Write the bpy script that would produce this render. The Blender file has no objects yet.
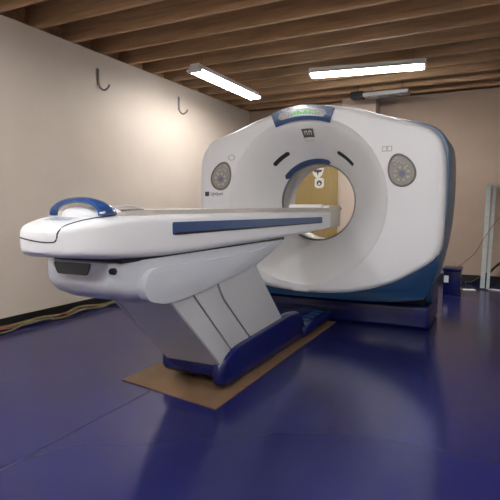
import bpy, bmesh, math, random
from mathutils import Vector, Matrix
from mathutils.bvhtree import BVHTree
random.seed(7)
sc = bpy.context.scene
C = sc.collection
PI = math.pi

# ---------------------------------------------------------------- camera, world, exposure
cd = bpy.data.cameras.new('camera'); cam = bpy.data.objects.new('camera', cd); C.objects.link(cam)
cd.sensor_width = 36; cd.lens = 36 * 490 / 500; cd.clip_start = 0.05
cam.location = (1.43, -4.01, 1.02)
cam.rotation_euler = (PI / 2 - math.atan(42 / 490), 0, math.atan(245 / 490))
sc.camera = cam
w = bpy.data.worlds.new('world'); sc.world = w; w.use_nodes = True
w.node_tree.nodes['Background'].inputs[0].default_value = (0.30, 0.27, 0.25, 1)
w.node_tree.nodes['Background'].inputs[1].default_value = 0.3
sc.view_settings.view_transform = 'Standard'; sc.view_settings.look = 'None'
sc.view_settings.gamma = 1; sc.view_settings.use_curve_mapping = False
sc.view_settings.exposure = 1.18
TUBE = 41.0

# ---------------------------------------------------------------- materials
def srgb(c): return tuple(((v / 255) / 12.92 if v / 255 <= .04045 else ((v / 255 + .055) / 1.055) ** 2.4) for v in c) + (1,)
def mat(name, rgb, rough=.5, metal=0, noise=0, scale=8, bump=0, coat=0, emit=None, es=0, stretch=(1, 1, 1), spec=None):
    m = bpy.data.materials.new(name); m.use_nodes = True
    nt = m.node_tree; b = nt.nodes['Principled BSDF']
    col = srgb(rgb)
    b.inputs['Base Color'].default_value = col
    b.inputs['Roughness'].default_value = rough; b.inputs['Metallic'].default_value = metal
    b.inputs['Coat Weight'].default_value = coat; b.inputs['Coat Roughness'].default_value = .08
    if spec is not None: b.inputs['Specular IOR Level'].default_value = spec
    if emit: b.inputs['Emission Color'].default_value = srgb(emit); b.inputs['Emission Strength'].default_value = es
    tc = nt.nodes.new('ShaderNodeTexCoord'); mp = nt.nodes.new('ShaderNodeMapping'); mp.inputs['Scale'].default_value = stretch
    no = nt.nodes.new('ShaderNodeTexNoise'); no.inputs['Scale'].default_value = scale; no.inputs['Detail'].default_value = 5
    nt.links.new(tc.outputs['Object'], mp.inputs[0]); nt.links.new(mp.outputs[0], no.inputs['Vector'])
    if noise:
        rp = nt.nodes.new('ShaderNodeValToRGB')
        rp.color_ramp.elements[0].position = .3; rp.color_ramp.elements[1].position = .7
        rp.color_ramp.elements[0].color = tuple(v * (1 - noise) for v in col[:3]) + (1,)
        rp.color_ramp.elements[1].color = tuple(min(1, v * (1 + noise)) for v in col[:3]) + (1,)
        nt.links.new(no.outputs['Fac'], rp.inputs[0]); nt.links.new(rp.outputs[0], b.inputs['Base Color'])
    if bump:
        bp = nt.nodes.new('ShaderNodeBump'); bp.inputs['Strength'].default_value = bump; bp.inputs['Distance'].default_value = .01
        nt.links.new(no.outputs['Fac'], bp.inputs['Height']); nt.links.new(bp.outputs[0], b.inputs['Normal'])
    return m
M = dict(
    wall=mat('beige_drywall_paint', (202, 188, 173), .75, noise=.03, scale=3),
    backwall=mat('shaded_drywall_paint', (172, 150, 131), .75, noise=.04, scale=3),  # same drywall paint as the left wall, its dimmer light put into the colour
    column=mat('cream_drywall_paint', (196, 176, 158), .75, noise=.03, scale=3),
    floor=mat('blue_epoxy_floor', (31, 33, 84), .17, noise=.08, scale=1.3, coat=0, spec=.42),
    seam=mat('dark_floor_seam', (22, 22, 48), .5),
    joist=mat('joist_lumber', (182, 146, 108), .75, noise=.22, scale=4, stretch=(.6, 9, 9), bump=.2),
    deck=mat('subfloor_board', (74, 57, 42), .85, noise=.25, scale=3),
    black=mat('black_rubber', (14, 13, 14), .6, noise=.1),
    white=mat('white_gantry_plastic', (234, 235, 238), .32, noise=.012, scale=3),
    flare=mat('pale_grey_gantry_plastic', (229, 230, 231), .30, noise=.012, scale=3),
    table=mat('white_table_plastic', (230, 231, 233), .28, noise=.015, scale=4),
    under=mat('pale_grey_table_plastic', (196, 200, 206), .38, noise=.015, scale=4),
    pedestal=mat('grey_pedestal_panel', (190, 193, 195), .45, noise=.02, scale=4),
    sideblue=mat('steel_blue_gantry_side', (104, 126, 154), .3, noise=.05, scale=3),
    teal=mat('teal_blue_skirt', (22, 56, 92), .28, noise=.05, scale=3),
    navy=mat('glossy_navy_plastic', (15, 24, 84), .22, noise=.05, scale=4, coat=.15),
    stripe=mat('blue_side_rail', (56, 80, 122), .35, noise=.05, scale=5),
    arch=mat('blue_arch_plastic', (34, 70, 124), .25, noise=.05, scale=6, coat=.3),
    slot=mat('dark_slot', (24, 24, 28), .4, noise=.1),
    bore=mat('grey_bore_liner', (190, 191, 188), .25, noise=.03, scale=4),
    rim=mat('dark_bore_rim', (104, 106, 112), .3, noise=.1),
    panel=mat('grey_key_panel', (150, 146, 140), .45, noise=.06, scale=14),
    panelrim=mat('dark_grey_panel_rim', (112, 108, 102), .4, noise=.05),
    button=mat('pale_button', (186, 184, 178), .4, noise=.05),
    bluebut=mat('blue_button', (112, 114, 146), .4, noise=.05),
    frame=mat('steel_blue_display_frame', (48, 76, 118), .25, noise=.06, scale=6, coat=.4),
    screen=mat('grey_display_glass', (128, 128, 128), .2, noise=.1),
    green=mat('green_display_digits', (80, 190, 90), .5, emit=(90, 190, 100), es=.18, noise=.05),
    ink=mat('dark_grey_ink', (62, 60, 70), .5, noise=.05),
    lightink=mat('pale_grey_ink', (150, 148, 150), .5, noise=.05),
    pinkbut=mat('muted_red_digits', (170, 110, 110), .5, noise=.05),
    cardboard=mat('brown_cardboard', (104, 80, 55), .8, noise=.12, scale=6, bump=.2),
    mustard=mat('mustard_wood_panel', (158, 132, 80), .55, noise=.07, scale=5, stretch=(6, 6, .6)),
    doorframe=mat('cream_door_frame', (196, 180, 160), .5, noise=.03),
    metal=mat('galvanised_steel', (165, 172, 170), .38, metal=.75, noise=.12, scale=12),
    hook=mat('grey_hook_metal', (120, 118, 116), .4, metal=.6, noise=.1),
    housing=mat('white_lamp_housing', (225, 225, 225), .4, noise=.02),
    tube=mat('lit_fluorescent_tube', (255, 255, 255), .5, emit=(250, 250, 249), es=TUBE, noise=.0),
    tube_near=mat('lit_near_wall_tube', (255, 255, 255), .5, emit=(250, 250, 249), es=TUBE * .55),
    pocket=mat('dark_grey_recess', (84, 88, 90), .5, noise=.05),
    badge=mat('grey_badge', (92, 88, 94), .4, noise=.05),
    greyfix=mat('unlit_grey_louvre', (172, 170, 166), .45, noise=.08),
    paper=mat('white_paper_label', (225, 222, 215), .6, noise=.03),
    yellow=mat('yellow_cable', (112, 98, 56), .55, noise=.1),
    red=mat('red_cable', (120, 40, 44), .5, noise=.1),
    blackc=mat('black_cable', (24, 22, 24), .5, noise=.1),
    greyc=mat('grey_cable', (84, 80, 86), .55, noise=.1),
    cushion=mat('grey_vinyl_pad', (150, 142, 138), .6, noise=.1, scale=14),
)

# ---------------------------------------------------------------- helpers
def link(name, me, m, parent=None, smooth=True):
    if m is not None: me.materials.append(M[m])
    for p in me.polygons: p.use_smooth = smooth
    if smooth:
        try: me.set_sharp_from_angle(angle=math.radians(38))
        except Exception: pass
    o = bpy.data.objects.new(name, me); C.objects.link(o)
    if parent: o.parent = parent
    return o
def obj(name, bm, m, parent=None, smooth=True):
    bmesh.ops.recalc_face_normals(bm, faces=bm.faces)
    me = bpy.data.meshes.new(name); bm.to_mesh(me); bm.free()
    return link(name, me, m, parent, smooth)
def tag(o, label, cat, group=None):
    o['label'] = label; o['category'] = cat
    if group: o['group'] = group
    return o
def thing(name, label, cat, loc=(0, 0, 0), group=None):
    o = bpy.data.objects.new(name, None); C.objects.link(o); o.location = loc; o.empty_display_size = .1
    return tag(o, label, cat, group)
def struct(o): o['kind'] = 'structure'; return o
def box(bm, lo, hi, bev=0, seg=2, mtx=None):
    lo, hi = Vector(lo), Vector(hi); c = (lo + hi) / 2; s = hi - lo
    r = bmesh.ops.create_cube(bm, size=1, matrix=Matrix.Translation(c) @ Matrix.Diagonal((*s, 1)))
    vs = r['verts']
    if bev:
        es = list({e for v in vs for e in v.link_edges})
        rr = bmesh.ops.bevel(bm, geom=es, offset=bev, segments=seg, affect='EDGES', profile=.5)
        vs = list({v for f in rr['faces'] for v in f.verts} | {v for v in vs if v.is_valid})
    if mtx: bmesh.ops.transform(bm, matrix=mtx, verts=vs)
    return bm
def rel(o_loc, p): return tuple(a - b for a, b in zip(p, o_loc))
def prism(pts, a, b, axis='x', bev=0, seg=3):
    """outline pts extruded from a to b along axis; pts are (y,z) for x, (x,z) for y, (x,y) for z"""
    bm = bmesh.new()
    def P(p, t): return {'x': (t, p[0], p[1]), 'y': (p[0], t, p[1]), 'z': (p[0], p[1], t)}[axis]
    v0 = [bm.verts.new(P(p, a)) for p in pts]; v1 = [bm.verts.new(P(p, b)) for p in pts]
    n = len(pts)
    bm.faces.new(v0); bm.faces.new(v1[::-1])
    for i in range(n): bm.faces.new((v0[i], v0[(i + 1) % n], v1[(i + 1) % n], v1[i]))
    bmesh.ops.recalc_face_normals(bm, faces=bm.faces)
    if bev:
        caps = [f for f in bm.faces if len(f.verts) == n and n != 4] or [f for f in bm.faces if abs(getattr(f.normal, axis)) > .9]
        es = list({e for f in caps for e in f.edges})
        bmesh.ops.bevel(bm, geom=es, offset=bev, segments=seg, affect='EDGES', profile=.5, clamp_overlap=True)
    return bm
def roundpoly(pts, rad, k=6):
    out = []; n = len(pts)
    rad = rad if isinstance(rad, (list, tuple)) else [rad] * n
    for i in range(n):
        p = Vector(pts[i]); a = Vector(pts[i - 1]); b = Vector(pts[(i + 1) % n])
        da, db = (a - p), (b - p); r = min(rad[i], da.length * .48, db.length * .48)
        if r <= 1e-5: out.append(tuple(p)); continue
        s, e = p + da.normalized() * r, p + db.normalized() * r
        for j in range(k + 1):
            t = j / k; out.append(tuple((1 - t) ** 2 * s + 2 * t * (1 - t) * p + t * t * e))
    return out
def loft(secs, cap=True, close=False):
    bm = bmesh.new(); rows = [[bm.verts.new(p) for p in s] for s in secs]; n = len(rows[0])
    R = len(rows)
    for i in range(R if close else R - 1):
        A, B = rows[i], rows[(i + 1) % R]
        for j in range(n): bm.faces.new((A[j], A[(j + 1) % n], B[(j + 1) % n], B[j]))
    if cap and not close: bm.faces.new(rows[0][::-1]); bm.faces.new(rows[-1])
    return bm
def superell(cx, cz, a, b, e, n, y):
    out = []
    for i in range(n):
        t = 2 * PI * i / n; c, s = math.cos(t), math.sin(t)
        out.append((cx + a * math.copysign(abs(c) ** (2 / e), c), y, cz + b * math.copysign(abs(s) ** (2 / e), s)))
    return out
def tube(bm, pts, r, n=8, taper=None):
    pts = [Vector(p) for p in pts]; rows = []
    up = Vector((0, 0, 1))
    for i, p in enumerate(pts):
        d = (pts[min(i + 1, len(pts) - 1)] - pts[max(i - 1, 0)]).normalized()
        u = up if abs(d.dot(up)) < .95 else Vector((1, 0, 0))
        a = d.cross(u).normalized(); b = a.cross(d).normalized()
        rr = r if not taper else r * taper[i]
        rows.append([bm.verts.new(p + (a * math.cos(2 * PI * k / n) + b * math.sin(2 * PI * k / n)) * rr) for k in range(n)])
    for A, B in zip(rows, rows[1:]):
        for k in range(n): bm.faces.new((A[k], A[(k + 1) % n], B[(k + 1) % n], B[k]))
    bm.faces.new(rows[0][::-1]); bm.faces.new(rows[-1])
    return bm
def smoothpath(pts, k=6):
    P = [Vector(p) for p in pts]; out = []
    for i in range(len(P) - 1):
        p0, p1, p2, p3 = P[max(i - 1, 0)], P[i], P[i + 1], P[min(i + 2, len(P) - 1)]
        for j in range(k):
            t = j / k
            out.append(.5 * ((2 * p1) + (p2 - p0) * t + (2 * p0 - 5 * p1 + 4 * p2 - p3) * t * t + (3 * p1 - p0 - 3 * p2 + p3) * t ** 3))
    out.append(P[-1]); return out
def copy_tree(o, parent=None):
    c = o.copy(); C.objects.link(c)
    if parent: c.parent = parent
    for ch in list(o.children): copy_tree(ch, c)
    return c

# ---------------------------------------------------------------- room
XL, XR, YB, YF, ZC = -2.26, 3.9, 3.36, -6.2, 2.60
def slab(name, lo, hi, m): return struct(obj(name, box(bmesh.new(), lo, hi), m, smooth=False))
fl = slab('floor', (XL - .12, YF - .12, -.12), (XR + .12, YB + .12, 0), 'floor')
b = bmesh.new(); box(b, (-.262, YF, -.001), (-.256, 2.0, .0006)); box(b, (XL, 2.0, -.001), (XR, 2.006, .0006))
obj('floor_seam', b, 'seam', fl, False)
slab('wall_left', (XL - .12, YF - .12, 0), (XL, YB + .12, ZC), 'wall')
wb = slab('wall_back', (XL, YB, 0), (XR, YB + .12, ZC), 'backwall')
slab('wall_right', (XR, YF - .12, 0), (XR + .12, YB + .12, ZC), 'wall')
slab('wall_front', (XL, YF - .12, 0), (XR, YF, ZC), 'wall')
slab('trim_1', (-.63, 3.10, 0), (-.14, YB, ZC), 'column')
slab('baseboard_left', (XL, YF, 0), (XL + .014, YB, .092), 'black')
slab('baseboard_back', (-.14, YB - .014, 0), (XR, YB, .10), 'black')
ce = slab('ceiling', (XL - .12, YF - .12, ZC + .24), (XR + .12, YB + .12, ZC + .27), 'deck')
y = YF + .1
k = 0
while y < YB + .1:
    obj('joist', box(bmesh.new(), (XL - .12, y - .02, ZC + .0005), (XR + .12, y + .02, ZC + .2395), .003, 1), 'joist', ce, False)
    y += .405; k += 1
b = bmesh.new()
box(b, (XL - .14, YF - .14, ZC + .001), (XL - .12, YB + .14, ZC + .27)); box(b, (XR + .12, YF - .14, ZC + .001), (XR + .14, YB + .14, ZC + .27))
box(b, (XL - .12, YF - .14, ZC + .001), (XR + .12, YF - .12, ZC + .27)); box(b, (XL - .12, YB + .12, ZC + .001), (XR + .12, YB + .14, ZC + .27))
obj('rim_joist', b, 'joist', ce, False)

# door on back wall, seen through the bore
dr = bpy.data.objects.new('door_1', None); C.objects.link(dr); struct(dr)
obj('door_leaf', box(bmesh.new(), (-1.66, YB - .035, .01), (-.74, YB - .002, 2.10), .004, 1), 'mustard', dr, False)
b = bmesh.new()
box(b, (-1.74, YB - .05, 0), (-1.665, YB - .001, 2.18)); box(b, (-.735, YB - .05, 0), (-.66, YB - .001, 2.18)); box(b, (-1.665, YB - .05, 2.105), (-.735, YB - .001, 2.18))
obj('door_frame', b, 'doorframe', dr, False)
b = bmesh.new(); tube(b, [(-1.58, YB - .036, 1.0), (-1.58, YB - .09, 1.0)], .013); tube(b, [(-1.58, YB - .09, 1.0), (-1.47, YB - .09, 1.0)], .011)
obj('door_handle', b, 'metal', dr)

# signs on the door
YS = YB - .0355
s = thing('warning_sign', 'white warning sign with dark inverted triangle, upper of two on mustard door', 'sign', (-1.06, YS, 1.56), 'warning signs on the door')
obj('backing', prism(roundpoly([(-.10, .075), (.10, .075), (.075, -.02), (.03, -.075), (-.03, -.075), (-.075, -.02)], .01, 3), -.003, 0, 'y'), 'paper', s, False)
obj('symbol', prism([(-.075, .05), (.075, .05), (.055, .015), (.015, .01), (.0, -.05), (-.015, .01), (-.055, .015)], -.0045, -.003, 'y'), 'ink', s, False)
s = thing('warning_sign', 'white rounded warning sign with black round emblem, lower of two on mustard door', 'sign', (-1.035, YS, 1.405), 'warning signs on the door')
obj('backing', prism(roundpoly([(-.075, .06), (-.045, .078), (.045, .078), (.075, .06), (.075, -.05), (.04, -.078), (-.04, -.078), (-.075, -.05)], .01, 3), -.003, 0, 'y'), 'paper', s, False)
n = 20
pts = [(.042 * math.cos(2 * PI * i / n), .042 * math.sin(2 * PI * i / n)) for i in range(n)]
e_ = obj('symbol', prism(pts, -.0045, -.003, 'y'), 'ink', s, False)
obj('symbol_centre', prism([(-.018, -.026), (.018, -.026), (.018, -.008), (.0, .016), (-.018, -.008)], -.006, -.0045, 'y'), 'paper', e_, False)

# hooks on the left wall
def hook(loc, label):
    t = thing('wall_hook', label, 'hook', loc, 'metal hooks on the left wall')
    b = bmesh.new(); box(b, (0, -.017, -.04), (.005, .017, .13), .002, 1); obj('mounting_plate', b, 'hook', t)
    b = bmesh.new()
    tube(b, smoothpath([(.010, 0, .12), (.010, 0, .0), (.018, .012, -.06), (.05, .035, -.085), (.085, .055, -.06), (.095, .065, -.03)], 5), .010)
    obj('hook_arm', b, 'hook', t); return t
hook((XL, -.11, 2.31), 'grey metal wall hook high on beige wall, nearer the camera and above the table')
hook((XL, 1.32, 2.31), 'grey metal wall hook high on beige wall, nearer the gantry and ceiling light')

# ---------------------------------------------------------------- lamps
def shop_light(loc, length, rotz, label, tm='tube'):
    t = thing('fluorescent_light', label, 'ceiling light', loc, 'fluorescent shop lights'); t.rotation_euler.z = rotz
    L = length / 2
    pr_ = [(-.05, .06), (-.055, .03), (-.1, -.005), (-.096, -.009), (-.045, .018), (.045, .018), (.096, -.009), (.1, -.005), (.055, .03), (.05, .06)]
    obj('housing', prism(pr_, -L, L, 'x'), 'housing', t, False)
    for sx in (-.045, .045):
        b = bmesh.new(); tube(b, [(-L + .03, sx, -.012), (L - .03, sx, -.012)], .019, 12); tb = obj('lamp_tube', b, tm, t)
    for e in (-1, 1):
        obj('lamp_holder', box(bmesh.new(), (e * L - .02 * (e > 0), -.085, -.03), (e * L + .02 * (e < 0), .085, .02), .004, 1), 'housing', t)
    for e in (-1, 1):
        b = bmesh.new(); tube(b, [(e * L * .8, 0, .06), (e * L * .8, 0, ZC - loc[2] + .2402)], .004, 6); obj('hanger', b, 'hook', t)
    return t
shop_light((-1.42, 1.12, 2.45), 1.44, PI / 2, 'lit fluorescent fixture running along the left wall below the joists', 'tube_near')
shop_light((.12, 1.40, 2.50), 1.22, math.radians(9), 'lit fluorescent fixture above the right half of the scanner ring')
shop_light((-1.2, -2.9, 2.50), 1.26, PI / 2, 'lit fluorescent fixture above and left of the camera')
shop_light((.9, -4.4, 2.50), 1.26, 0, 'lit fluorescent fixture above and behind the camera')
shop_light((-.5, -5.4, 2.50), 1.26, 0, 'added lit fluorescent fixture out of view, farthest behind the camera')  # extra unseen lamp, added to brighten the gantry front
shop_light((2.4, -2.2, 2.50), 1.26, PI / 2, 'lit fluorescent fixture above and right of the camera')
t = thing('ceiling_fixture', 'unlit grey louvred fixture under the joists near the back wall', 'ceiling light', (.08, 2.72, 2.515))
b = box(bmesh.new(), (-.29, -.10, -.02), (.29, .10, .03), .006, 1); obj('housing', b, 'greyfix', t)
for i in range(8): obj('louvre', box(bmesh.new(), (-.24 + i * .066, -.085, -.032), (-.23 + i * .066, .085, -.0195)), 'greyfix', t, False)
for e in (-.2, .2): obj('hanger', tube(bmesh.new(), [(e, 0, .03), (e, 0, .324)], .006), 'hook', t)
t = thing('junction_box', 'small black box under the joists beside the unlit grey fixture', 'electrical box', (-.31, 2.74, 2.545))
obj('casing', box(bmesh.new(), (-.08, -.08, -.05), (.08, .08, .035), .006), 'black', t)
obj('conduit', tube(bmesh.new(), [(0, 0, .035), (0, 0, .294)], .012), 'hook', t)

# ---------------------------------------------------------------- CT gantry
GX, BX, BZ = -.02, -.07, 1.075
RT, RF, YT = .355, .72, .42        # throat radius, flare radius, throat depth
half = [(0, 1.885), (.20, 1.878), (.36, 1.845), (.55, 1.785), (.75, 1.715), (.93, 1.655), (1.02, 1.60), (1.07, 1.53), (1.092, 1.42), (1.10, 1.2), (1.10, 1.0), (1.095, .82), (1.085, .70),
        (1.05, .62), (.93, .53), (.75, .42), (.55, .345), (.35, .30), (.17, .282), (0, .278)]
def outline(h):
    right = [(GX + x, z) for x, z in h]; left = [(GX - x, z) for x, z in h[1:-1]][::-1]
    return [Vector(p) for p in right + left]
def raycast(poly, ang):
    d = Vector((math.sin(ang), math.cos(ang))); o = Vector((BX, BZ)); best = 9
    for i in range(len(poly)):
        a, c = poly[i], poly[(i + 1) % len(poly)]; e = c - a
        den = d.x * e.y - d.y * e.x
        if abs(den) < 1e-9: continue
        t = ((a.x - o.x) * e.y - (a.y - o.y) * e.x) / den; u = ((a.x - o.x) * d.y - (a.y - o.y) * d.x) / den
        if t > 0 and -1e-6 <= u <= 1 + 1e-6: best = min(best, t)
    return best
NA = 192
OUT = outline(half)
radii = [raycast(OUT, 2 * PI * i / NA) for i in range(NA)]
for _ in range(2): radii = [(radii[i - 1] + 2 * radii[i] + radii[(i + 1) % NA]) / 4 for i in range(NA)]
def yflare(r):
    s = min(1, max(0, (r - RT) / (RF - RT)))
    return YT * (1 - s) ** 1.35 if s < 1 else 0
def gp(i, r, y): a = 2 * PI * i / NA; return (BX + r * math.sin(a), y, BZ + r * math.cos(a))
G = thing('ct_scanner', 'large white ring-shaped CT scanner gantry with blue sides on navy base', 'medical scanner', (GX, .45, 0))
G_loc = Vector((GX, .45, 0))
def gobj(name, bm, m, parent=None, smooth=True):
    if parent is None: parent = G
    o = obj(name, bm, m, parent, smooth)
    off = -G_loc
    if parent is G: o.location = off
    return o
# flare (own pale grey shell)
rows = []
for k in range(15):
    r = RT + (RF - RT) * k / 14
    rows.append([gp(i, min(r, radii[i] - .03) , yflare(r)) for i in range(NA)])
bm = loft(rows, cap=False)
flare_o = gobj('bore_flare', bm, 'flare')
# face + rounded edge + side return
EDGE, DEP = .055, .15
rows = [[gp(i, min(RF, radii[i] - .03), yflare(RF) + .004) for i in range(NA)], [gp(i, min(RF + .004, radii[i] - .028), 0) for i in range(NA)]]
for k in range(1, 4): rows.append([gp(i, min(RF + .004, radii[i] - .028) + (max(radii[i] - EDGE, RF + .005) - min(RF + .004, radii[i] - .028)) * k / 4 if radii[i] - EDGE > RF + .01 else min(RF + .004, radii[i] - .028) + .001 * k, 0) for i in range(NA)])
for k in range(7):
    a = PI / 2 * k / 6
    rows.append([gp(i, max(radii[i] - EDGE + EDGE * math.sin(a), RF + .006 + .001 * k) if radii[i] > RF + .08 else radii[i] - .02 + .02 * math.sin(a), EDGE * (1 - math.cos(a))) for i in range(NA)])
rows.append([gp(i, radii[i], DEP) for i in range(NA)])
rows.append([gp(i, radii[i] - .03, DEP + .004) for i in range(NA)])
gobj('front_cover', loft(rows, cap=False), 'white')
# blue body behind the front cover, stands a little proud at the sides and top corners
h2 = [(0, 1.882), (.20, 1.876), (.36, 1.846), (.55, 1.790), (.75, 1.724), (.93, 1.682), (.985, 1.672), (1.050, 1.648), (1.095, 1.59), (1.112, 1.49), (1.113, 1.40), (1.118, 1.2), (1.112, 1.0), (1.095, .82), (1.07, .66),
      (1.045, .55), (.99, .30), (.75, .262), (.55, .25), (.35, .245), (.17, .243), (0, .243)]
O2 = outline(h2)
r2 = [raycast(O2, 2 * PI * i / NA) for i in range(NA)]
for _ in range(8): r2 = [(r2[i - 1] + 2 * r2[i] + r2[(i + 1) % NA]) / 4 for i in range(NA)]
rows = []
for (yy, dr_) in [(.10, -.05), (.10, -.012), (.105, -.006), (.115, 0), (.80, 0), (.86, -.02), (.90, -.06), (.92, -.12)]:
    rows.append([gp(i, r2[i] + dr_, yy) for i in range(NA)])
for r_, yy in [(.60, .92), (.50, .88), (.42, .80), (.37, .74)]: rows.append([gp(i, min(r_, r2[i] - .13), yy) for i in range(NA)])
gobj('rear_shell', loft(rows, cap=False), 'sideblue')
# teal skirt under the white cover
def skirt():
    secs = []
    for yy, d in [(.03, .012), (.035, .0), (.09, -.004)]:
        up_, lo_ = [], []
        for k in range(41):
            x = -1.06 + 2.12 * k / 40; ax = abs(x)
            def itp(h):
                hb = h[-8:][::-1]
                for p, q in zip(hb, hb[1:]):
                    if p[0] <= ax <= q[0]: return p[1] + (q[1] - p[1]) * (ax - p[0]) / (q[0] - p[0])
                return hb[-1][1]
            zu = itp(half) + .04; zl = min(itp(h2) if ax < .99 else .30 + (ax - .99) * 3.8, zu - .01) - .002
            up_.append((GX + x, yy, zu)); lo_.append((GX + x, yy, zl + d))
        secs.append(up_ + lo_[::-1])
    return loft(secs)
gobj('lower_skirt', skirt(), 'teal')
# bore liner and rim
def ringm(prof):
    return loft([[gp(i, r, y) for i in range(NA)] for r, y in prof], cap=False, close=True)
gobj('bore_liner', ringm([(RT + .004, YT), (RT + .002, YT + .015), (RT, YT + .03), (RT, .74), (RT + .01, .77), (RT + .03, .77), (RT + .03, YT)]), 'bore')
gobj('bore_rim', ringm([(RT - .006, YT - .004), (RT + .008, YT - .012), (RT + .012, YT), (RT - .004, YT + .012)]), 'rim')
def surf(ang_deg, r, lift):
    a = math.radians(ang_deg); y0 = yflare(r); dr_ = (yflare(r + .004) - yflare(r - .004)) / .008
    nn = Vector((-dr_, 1)).normalized()  # (radial, -y) normal
    rr = r + nn.x * lift * -1 * -1; yy = y0 - nn.y * lift
    # normal of flare faces the axis and the viewer
    rr = r - abs(nn.x) * lift
    return Vector((BX + rr * math.sin(a), yy, BZ + rr * math.cos(a)))
def arcpatch(a0, a1, r0, r1, lift, th=.004, na=16, rnd=0):
    bm = bmesh.new(); top, bot = [], []
    NR = 4
    for i in range(na + 1):
        a = a0 + (a1 - a0) * i / na
        # rounded ends
        e = min(i, na - i) / na * abs(math.radians(a1 - a0)) * (r0 + r1) / 2
        hw = (r1 - r0) / 2; k = 1
        if rnd and e < hw: k = math.sqrt(max(0, 1 - (1 - e / hw) ** 2)) * .85 + .15
        rc = (r0 + r1) / 2
        top.append([bm.verts.new(surf(a, rc + hw * k * (2 * j / NR - 1), lift)) for j in range(NR + 1)])
        bot.append([bm.verts.new(surf(a, rc + hw * k * (2 * j / NR - 1), lift - th)) for j in range(NR + 1)])
    for g, fl_ in ((top, 0), (bot, 1)):
        for A, B in zip(g, g[1:]):
            for j in range(NR): bm.faces.new((A[j], A[j + 1], B[j + 1], B[j]))
    for i in range(na):
        for j in (0, NR): bm.faces.new((top[i][j], top[i + 1][j], bot[i + 1][j], bot[i][j]))
    for i in (0, na):
        for j in range(NR): bm.faces.new((top[i][j], top[i][j + 1], bot[i][j + 1], bot[i][j]))
    return bm
for a0, a1 in ((-47, -25), (29, 51)):
    gobj('alignment_slot', arcpatch(a0, a1,   .482, .510, .003, .006, 16, 1), 'slot')
gobj('bore_arc', arcpatch(-54, 20, .366, .398, .010, .016, 24, 1), 'frame')
# display on top
df = gobj('display', arcpatch(-21, 20, .700, .815, .016, .03, 24), 'frame')
sn = gobj('screen', arcpatch(-17, 16, .725, .787, .019, .006, 20, 1), 'screen', df)
for k in range(13):
    a = -13.5 + k * 2.1
    gobj('digit', arcpatch(a, a + 1.35, .740, .772 if k % 3 else .758, .0205, .002, 2), 'green' if 2 < k < 9 or k == 10 else 'lightink', df)
# badge under display
bd = gobj('badge', arcpatch(-3.6, 6.2, .567, .630, .004, .006, 6), 'badge')
bm = bmesh.new()
for a in (-1.8, 1.9):
    for (q0, q1, s0, s1) in ((0, .5, .585, .615), (2.0, 2.5, .585, .615), (0, 2.5, .608, .615)):
        tmp = arcpatch(a + q0, a + q1, s0, s1, .0052, .002, 2); me = bpy.data.meshes.new('t'); tmp.to_mesh(me); tmp.free(); bm.from_mesh(me)
gobj('badge_lettering', bm, 'paper', bd)
gobj('badge_label', arcpatch(-3.2, 5.4, .535, .553, .003, .003, 6), 'paper')
# control panels
def keypad(cx, cz, mir):
    def T(x, z): return (cx + mir * x, cz + z)
    egg = []
    for i in range(40):
        t = 2 * PI * i / 40; rx = .105; rz = .135
        x = rx * math.cos(t) * (1 - .16 * math.sin(t)); z = rz * math.sin(t)
        ca, sa = math.cos(.38), math.sin(.38)
        egg.append((x * ca - z * sa, x * sa + z * ca))
    def ringy(s, y): return [(T(x * s, z * s)[0], y, T(x * s, z * s)[1]) for x, z in egg]
    rim = gobj('control_panel', loft([ringy(1.0, .004), ringy(1.0, -.004), ringy(.97, -.009), ringy(.90, -.009), ringy(.87, -.002), ringy(.87, .004)], cap=False, close=True), 'panelrim')
    gobj('panel_face', loft([ringy(.9, .003), ringy(.9, -.0025)]), 'panel', rim)
    def disc(x, z, r, m, e=1.0):
        p = [(T(x + r * math.cos(2 * PI * i / 12), 0)[0], T(0, z + r * e * math.sin(2 * PI * i / 12))[1]) for i in range(12)]
        gobj('button', prism(p, -.010, -.002, 'y', .002, 1), m, rim)
    disc(.008, -.03, .024, 'bluebut')
    for i in range(8):
        a = 2 * PI * i / 8 + .3; disc(.008 + .052 * math.cos(a), -.03 + .052 * math.sin(a), .0115, 'button')
    for i, (x, z) in enumerate([(-.055, .075), (-.03, .062), (-.003, .058), (.022, .052), (-.045, .045), (.045, .03), (-.04, .095)]): disc(x, z, .009, 'button', .8)
    return rim
keypad(.752, 1.318, 1)
keypad(-.872, 1.318, -1)
bm = bmesh.new()
for x0 in (.602, .642):
    for lo, hi in (((x0, -.0015, 1.505), (x0 + .036, .001, 1.509)), ((x0, -.0015, 1.468), (x0 + .036, .001, 1.472)), ((x0, -.0015, 1.468), (x0 + .004, .001, 1.509)), ((x0 + .032, -.0015, 1.468), (x0 + .036, .001, 1.509))): box(bm, lo, hi)
gobj('icon', bm, 'lightink', smooth=False)
bm = bmesh.new()
R_ = [[(-.765 + r * 1.35 * math.sin(2 * PI * i / 28), yy, 1.482 + r * math.cos(2 * PI * i / 28)) for i in range(28)] for r, yy in ((.026, .001), (.026, -.0015), (.022, -.0015), (.022, .001))]
gobj('icon', loft(R_, cap=False, close=True), 'lightink', smooth=False)
gobj('logo', prism(roundpoly([(-1.052, 1.132), (-1.008, 1.132), (-1.008, 1.174), (-1.052, 1.174)], .006, 3), -.0015, .001, 'y'), 'ink', smooth=False)
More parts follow.
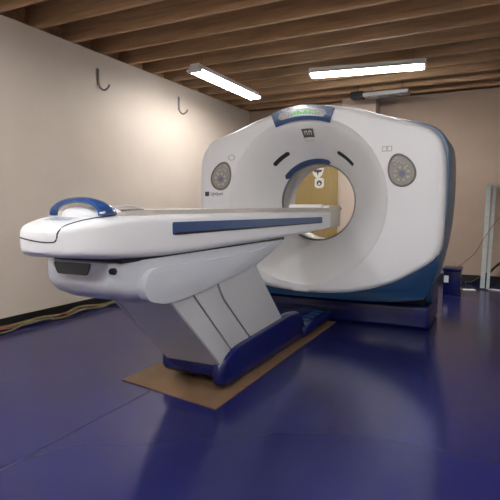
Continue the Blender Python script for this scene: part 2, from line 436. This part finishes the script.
def text(s, size, m, loc, rot, parent, name, sx=1):
    cu = bpy.data.curves.new('t', 'FONT'); cu.body = s; cu.size = size; cu.extrude = .0006; cu.align_x = 'LEFT'
    to = bpy.data.objects.new('t', cu); C.objects.link(to); dg = bpy.context.evaluated_depsgraph_get()
    me = bpy.data.meshes.new_from_object(to.evaluated_get(dg)); bpy.data.objects.remove(to)
    me.transform(Matrix.Translation(loc) @ Matrix.Rotation(rot[2], 4, 'Z') @ Matrix.Rotation(rot[0], 4, 'X') @ Matrix.Diagonal((sx, 1, 1, 1)))
    me.materials.clear(); return link(name, me, m, parent, False)
lt = text('LightSpeed', .042, 'ink', (-.992, -.0012, 1.140), (PI / 2, 0, 0), G, 'lettering', .72); lt.location = -G_loc
# base
def gb(lo, hi, bev, seg=3): return box(bmesh.new(), lo, hi, bev, seg)
base = gobj('base', gb((-.98, .24, .0), (.97, .92, .205), .035, 4), 'navy')
gobj('base_neck', gb((-.93, .30, .19), (.93, .86, .30), .01, 1), 'black')
gobj('base_groove', gb((-.97, .233, .10), (.25, .30, .116), .003, 1), 'black', base)
for sx in (-1, 1):
    gobj('pivot_cover', prism(roundpoly([(.30, .2), (.36, .52), (.62, .58), (.80, .2)], .08, 5), GX + sx * .94, GX + sx * 1.0, 'x', .012), 'teal')

# blue box behind the gantry
t = thing('floor_box', 'dark navy equipment box with white label on floor behind the scanner', 'equipment box', (.985, 2.25, 0))
obj('casing', box(bmesh.new(), (-.08, -.13, 0), (.11, .13, .285), .01), 'navy', t)
obj('lid', box(bmesh.new(), (-.09, -.15, .285), (.12, .15, .32), .01), 'navy', t)
obj('label', box(bmesh.new(), (-.07, -.133, .15), (-.02, -.129, .23)), 'paper', t, False)

# ---------------------------------------------------------------- patient table
TX, TW = -.09, .22
T = thing('patient_table', 'long white patient table on slanted grey pedestal extending into the scanner', 'scanner table', (TX, -1.2, 0))
T_loc = Vector((TX, -1.2, 0))
def tobj(name, bm, m, parent=None, smooth=True):
    if parent is None: parent = T
    o = obj(name, bm, m, parent, smooth)
    if parent is T: o.location = -T_loc
    return o
# top housing, nose rounded in plan and in profile
secs = []
NOSE, YN = .38, -2.745
def top_sec(y, w, zb, zt, e=7, n=64):
    return superell(TX, (zb + zt) / 2, w, (zt - zb) / 2, e, n, y)
for k in range(1, 17):
    a = PI / 2 * k / 16
    y = YN + NOSE * (1 - math.cos(a)); s = math.sin(a)
    w = TW * s ** .62
    zt = .945 + (.995 - .945) * (1 - (1 - min(1, (y - YN) / .34)) ** 2)
    zb = .840 - .035 * (1 - (1 - min(1, (y - YN) / .5)) ** 2)
    if k <= 3: q = (1 - k / 4) * .4; m_ = (zt + zb) / 2 ; zt, zb = zt + (m_ - zt) * q, zb + (m_ - zb) * q
    secs.append(top_sec(y, w, zb, zt, 3.2 + 4 * min(1, k / 12)))
for y, zb in ((-2.2, .803), (-1.9, .803), (-1.0, .81), (.0, .83), (.18, .84)): secs.append(top_sec(y, TW, zb, .997, 8))
housing_bm = loft(secs)
housing_me_pts = None
th = tobj('top_housing', housing_bm, 'table')
bv = BVHTree.FromPolygons([v.co.copy() for v in th.data.vertices], [tuple(p.vertices) for p in th.data.polygons])
# blue side rails (both sides), set in a white lip
for sx in (-1, 1):
    X0 = TX + sx * (TW - .004); X1 = TX + sx * (TW + .003)
    pts = roundpoly([(-2.19, .898), (-.06, .895), (-.06, .945), (-2.19, .957)], .012, 4)
    r_ = tobj('side_rail', prism(pts, min(X0, X1), max(X0, X1), 'x', .001, 1), 'stripe')
    pts = [(-2.17, .899), (-.08, .896), (-.08, .903), (-2.17, .909)]
    X2 = TX + sx * (TW + .006)
    tobj('rail_dark_edge', prism(pts, min(X1, X2), max(X1, X2), 'x'), 'slot', r_)  # dark raised strip along the rail's lower edge
# seam of the nose cap, laid on the surface
def onside(x, y):  # down on to the shell
    h = bv.ray_cast(Vector((x, y, 2)), Vector((0, 0, -1))); return h[0] + Vector((0, 0, .0008))
def seam(path, name='cap_seam', r=.0028):
    b = bmesh.new(); tube(b, path, r, 6); return tobj(name, b, 'slot')
P1 = [onside(x, y) for x, y in [(.075 , -2.48), (.055, -2.55), (.03, -2.62)]]
def outto(ang, z, lift=.0008):
    d = Vector((math.sin(ang), -math.cos(ang), 0)); o = Vector((TX, -2.52, z)) + d * 1.5
    h = bv.ray_cast(o, -d); return h[0] + d * lift
P2 = [outto(math.radians(a), z) for a, z in [(30, .955), (25, .93), (24, .91), (22, .897)]]
P3 = [outto(math.radians(a), z) for a, z in [(17, .894), (10, .894), (2, .896), (-8, .90), (-18, .905), (-26, .908)]]
seam(smoothpath(P1 + P2 + P3, 4))
# markings on the cap
b = bmesh.new()
def patch(b, x0, x1, y0, y1, lift=.0012, n=4):
    g = [[b.verts.new(onside(x0 + (x1 - x0) * i / n, y0 + (y1 - y0) * j / n) + Vector((0, 0, lift))) for j in range(n + 1)] for i in range(n + 1)]
    for i in range(n):
        for j in range(n): b.faces.new((g[i][j], g[i + 1][j], g[i + 1][j + 1], g[i][j + 1]))
for i in range(4): patch(b, -.17 + i * .035, -.145 + i * .035, -2.64, -2.605)
patch(b, -.17, -.04, -2.597, -2.585)
M['capink'] = mat('pale_blue_cap_marking', (168, 172, 200), .4, noise=.05)
tobj('cap_marking', b, 'capink')
# cradle
secs = []
for y, w, zt in ((-2.50, .16, 1.000), (-2.48, .19, 1.006), (-2.38, .20, 1.012), (-1.0, .20, 1.018), (.60, .20, 1.024), (.64, .19, 1.022)):
    s_ = []
    n = 15
    for i in range(n):
        u = -1 + 2 * i / (n - 1); s_.append((TX + w * u, y, zt - .028 * (1 - u * u)))
    for i in range(n):
        u = 1 - 2 * i / (n - 1); s_.append((TX + w * u * .97, y, zt - .012 - .012 * (1 - u * u) - .012))
    secs.append(s_)
M['cradle'] = mat('cream_cradle_shell', (206, 200, 192), .35, noise=.03)
tobj('cradle', loft(secs), 'cradle')
tobj('cradle_carriage', box(bmesh.new(), (-.28, .20, .845), (.11, .56, 1.045), .012, 3), 'cradle')
tobj('carriage_cap', box(bmesh.new(), (-.26, .17, 1.02), (.05, .24, 1.052), .006, 2), 'table')
# blue arch at head of cradle
YA = -2.54
secs = []
n = 28
for i in range(n + 1):
    t_ = i / n; a = PI * (1 - t_)
    wx = .148; hx = .060
    x = -.075 + wx * math.cos(a); z = .992 + hx * math.sin(a) ** .95
    th_ = .018 + .014 * t_ ; dp = .022 + .03 * t_ ** 1.5
    nrm = Vector((math.cos(a) * .6, 0, math.sin(a) + .25)).normalized()
    c = Vector((x, YA, z))
    sec = []
    for k in range(10):
        q = 2 * PI * k / 10
        sec.append(tuple(c + nrm * (th_ * .5 * math.cos(q)) + Vector((0, 1, 0)) * dp * math.sin(q)))
    secs.append(sec)
tobj('blue_arch', loft(secs), 'arch')
# moulded white head rest within arch
secs = [superell(-.08, .995, .115 * s_,   .030 * s_ ** .5, 2.2, 24, y) for y, s_ in ((-2.56, .3), (-2.55, .75), (-2.52, 1), (-2.45, 1), (-2.40, .9), (-2.37, .5))]
tobj('head_rest', loft(secs), 'table')
p = loft([superell(-.06, 1.018 + dz + .006, a_, b_, 2.3, 18, y) for y, a_, b_, dz in ((-2.38, .02, .005, -.012), (-2.36, .05, .010, -.010), (-2.30, .08, .016, -.006), (-2.24, .07, .010, -.008), (-2.20, .04, .005, -.010))])
pd = obj('positioning_pad', p, 'cushion')
tag(pd, 'small grey positioning pad lying on the cradle just behind the blue arch', 'pad')

# under-body hull
def rsec(y, x0, x1, zb, zt, rb, n=6):
    rl = rb * 1.5 if y < -2.2 else rb
    pts = roundpoly([(x0, zt), (x0, zb), (x1, zb), (x1, zt)], [.004, rl, rb, .004], n)
    return [(px, y, pz) for px, pz in pts]
hull = []
for y, x0, x1, zb, rb in ((-2.53, -.275, .035, .712, .085), (-2.525, -.283, .052, .690, .10), (-2.50, -.287, .068, .664, .11), (-2.44, -.285, .088, .634, .13), (-2.34, -.28, .10, .608, .13), (-2.24, -.28, .10, .592, .11),
                          (-2.12, -.285, .10, .588, .07), (-1.9, -.29, .10, .59, .05), (-1.35, -.29, .10, .62, .05), (-1.05, -.29, .10, .70, .04), (-.85, -.29, .10, .775, .02)):
    hull.append(rsec(y, x0, x1, zb, .800, rb))
hu = tobj('lower_housing', loft(hull), 'under')
tobj('gap_gasket', box(bmesh.new(), (-.285, -2.49, .797), (.095, -.80, .818)), 'slot')
# dark pocket in front face
tobj('front_pocket', prism(roundpoly([(-.24, .795), (-.22, .745), (-.05, .745), (-.03, .795)], .012, 4), -2.536, -2.51, 'y', .002, 1), 'pocket')
bm = bmesh.new(); rr = []
tobj('knob', prism([(-2.51 + .013 * math.cos(2 * PI * i / 16), .766 + .014 * math.sin(2 * PI * i / 16)) for i in range(16)], .04, .078, 'x', .003, 1), 'slot')
bm = bmesh.new()
for i in range(2):
    for j in range(2): box(bm, (.055, -2.475 + .0 + i * .018, .765 + j * .013), (.064, -2.463 + i * .018, .772 + j * .013))
bm.free()
# side fairing, both sides
fp = [(-2.40, .70), (-2.34, .760), (-1.39, .752), (-1.0, .792), (-1.06, .765), (-1.39, .664), (-2.00, .597), (-2.24, .588), (-2.37, .625)]
fp = roundpoly(fp, [.06, .05, .2, .01, .05, .2, .15, .08, .06], 6)
tobj('side_fairing', prism(fp, .08, .128, 'x', .016, 4), 'under')
tobj('side_fairing', prism(fp, -.33, -.275, 'x', .022, 4), 'under')
# pedestal
XP0, XP1 = -.255, .11
core = [(-2.17, .62), (-1.69, .15), (-.78, .15), (-1.32, .67), (-1.8, .67)]
tobj('pedestal_core', prism(core, XP0 + .012, XP1 - .014, 'x', .004, 1), 'rim')
tobj('front_panel', loft([[(x, y + o, z) for x, y, z in ((XP0 + .045, -2.215, .61), (XP1, -2.215, .61), (XP1, -1.723, .15), (XP0, -1.723, .15))] for o in (0, .05)]), 'pedestal', smooth=False)
quads = [[(-2.205, .605), (-1.718, .15), (-1.552, .15), (-2.015, .60), (-2.07, .66), (-2.15, .66)],
         [(-2.06, .66), (-2.003, .60), (-1.540, .15), (-1.291, .15), (-1.69, .505), (-1.73, .55), (-1.76, .60), (-1.80, .67)],
         [(-1.787, .67), (-1.748, .605), (-1.718, .555), (-1.68, .510), (-1.279, .15), (-.772, .15), (-1.32, .69)]]
for q in quads:
    tobj('side_panel', prism(q, XP1 - .012, XP1 + .004, 'x', .003, 1), 'pedestal', smooth=False)
    tobj('side_panel', prism(q, XP0 - .004, XP0 + .012, 'x', .003, 1), 'pedestal', smooth=False)
# navy base of the pedestal
bs = tobj('base', box(bmesh.new(), (-.33, -1.70, .055), (.09, -.45, .18), .05, 4), 'navy')
for sx in (0, 1):
    x0, x1 = (.055, .13) if sx else (-.30, -.23)
    pod = roundpoly([(-1.62, .012), (-1.752, .035), (-1.745, .175), (-1.61, .232), (-.75, .262), (-.52, .235), (-.42, .10), (-.45, .012)], [.06, .06, .08, .12, .3, .12, .1, .05], 7)
    tobj('foot_cover', prism(pod if sx else [(p[0] * .80 - .24, p[1]) for p in pod], x0, x1, 'x', .03, 5), 'navy')
tobj('docking_foot', box(bmesh.new(), (-.28, -.50, .012), (.155, .222, .115), .045, 4), 'navy')
for i in range(4): tobj('foot_clip', box(bmesh.new(), (.03, -.34 + i * .12, .108), (.115, -.28 + i * .12, .122), .004, 1), 'teal')

# cardboard on the floor
cb = prism([(-.52, -1.81), (.20, -1.94), (.185, .20), (-.46, .20)], .0008, .006, 'z')
tag(obj('cardboard_sheet', cb, 'cardboard', smooth=False), 'brown cardboard sheet lying flat on the blue floor beneath the table', 'cardboard')

# ---------------------------------------------------------------- cables along left wall
G_CAB = 'cables lying along the black baseboard'
specs = [('yellow', .012, -2.185, 'yellow cable lying on the floor along the black baseboard, weaving over the others'),
         ('yellow', .009, -2.14, 'thinner yellow cable farthest from the baseboard on the blue floor'),
         ('blackc', .014, -2.215, 'thick black cable lying closest to the baseboard'),
         ('red', .007, -2.17, 'thin red cable tangled among the yellow and black cables by the wall'),
         ('greyc', .009, -2.16, 'grey cable winding through the floor bundle by the left wall')]
for q, (m_, r, x0, lab) in enumerate(specs):
    pts = []
    ph = random.uniform(0, 6)
    for i in range(60):
        yy = -3.6 + i * .1
        pts.append((x0 + .035 * math.sin(i * .9 + ph) * (1 if q != 2 else .2), yy, r + (.012 if q in (0, 3) else .0) + .010 * (1 + math.sin(i * 1.25 + q * 1.7)) * (0 if q == 2 else 1)))
    b = bmesh.new(); tube(b, smoothpath(pts, 3), r, 6)
    tag(obj('floor_cable', b, m_), lab, 'cable', G_CAB)

# ---------------------------------------------------------------- right corner: leaning studs, cords
def stud(xb, yb, xt, yt, zt, wdt, label, m='metal'):
    a = Vector((xb, yb, 0.001)); c = Vector((xt, yt, zt)); L = (c - a).length; d = (c - a).normalized()
    prof = [(-wdt / 2, -.016), (-wdt / 2, .018), (-wdt / 2 + .003, .018), (-wdt / 2 + .003, -.013), (wdt / 2 - .003, -.013), (wdt / 2 - .003, .018), (wdt / 2, .018), (wdt / 2, -.016)]
    bm = prism(prof, 0, L, 'z'); o = obj('metal_stud', bm, m, smooth=False)
    o.rotation_euler = Vector((0, 0, 1)).rotation_difference(d).to_euler(); o.location = a + Vector((0, 0, .012))
    return tag(o, label, 'metal stud', 'metal studs leaning by the back wall')
stud(1.315, 2.75, 1.335, 3.30, 1.32, .052, 'grey galvanised stud leaning on the back wall, left one of the pair')
stud(1.375, 2.70, 1.41, 3.29, 1.31, .036, 'narrower bright galvanised stud leaning right beside the wider grey stud')
b = bmesh.new(); tube(b, smoothpath([(1.02, 2.25, .32), (1.08, 2.5, .33), (1.22, 2.55, .47), (1.32, 2.65, .66), (1.44, 2.85, .85), (1.60, 3.2, 1.05), (1.7, 3.348, 1.25)], 6), .0045, 6)
tag(obj('red_wire', b, 'red'), 'thin red wire rising from the navy floor box past the metal studs', 'wire')
b = bmesh.new(); tube(b, smoothpath([(1.10, 3.18, .012), (1.18, 3.20, .02), (1.28, 3.18, .10), (1.38, 3.24, .16), (1.48, 3.30, .26), (1.62, 3.33, .36), (1.8, 3.335, .42)], 6), .017, 8)
tag(obj('black_hose', b, 'blackc'), 'thick black cord sagging from the back wall behind the metal studs', 'cord')
for i, (x, y_, r_, lab) in enumerate(((1.17, 2.62, .3, 'small white paper scrap on the floor left of the metal studs'), (1.46, 2.75, -.4, 'small white paper scrap on the floor right of the metal studs'))):
    o = obj('paper_scrap', box(bmesh.new(), (-.07, -.045, 0), (.07, .045, .008), .002, 1), 'paper', smooth=False); o.location = (x, y_, .0008); o.rotation_euler.z = r_
    tag(o, lab, 'paper', 'paper scraps near the studs')
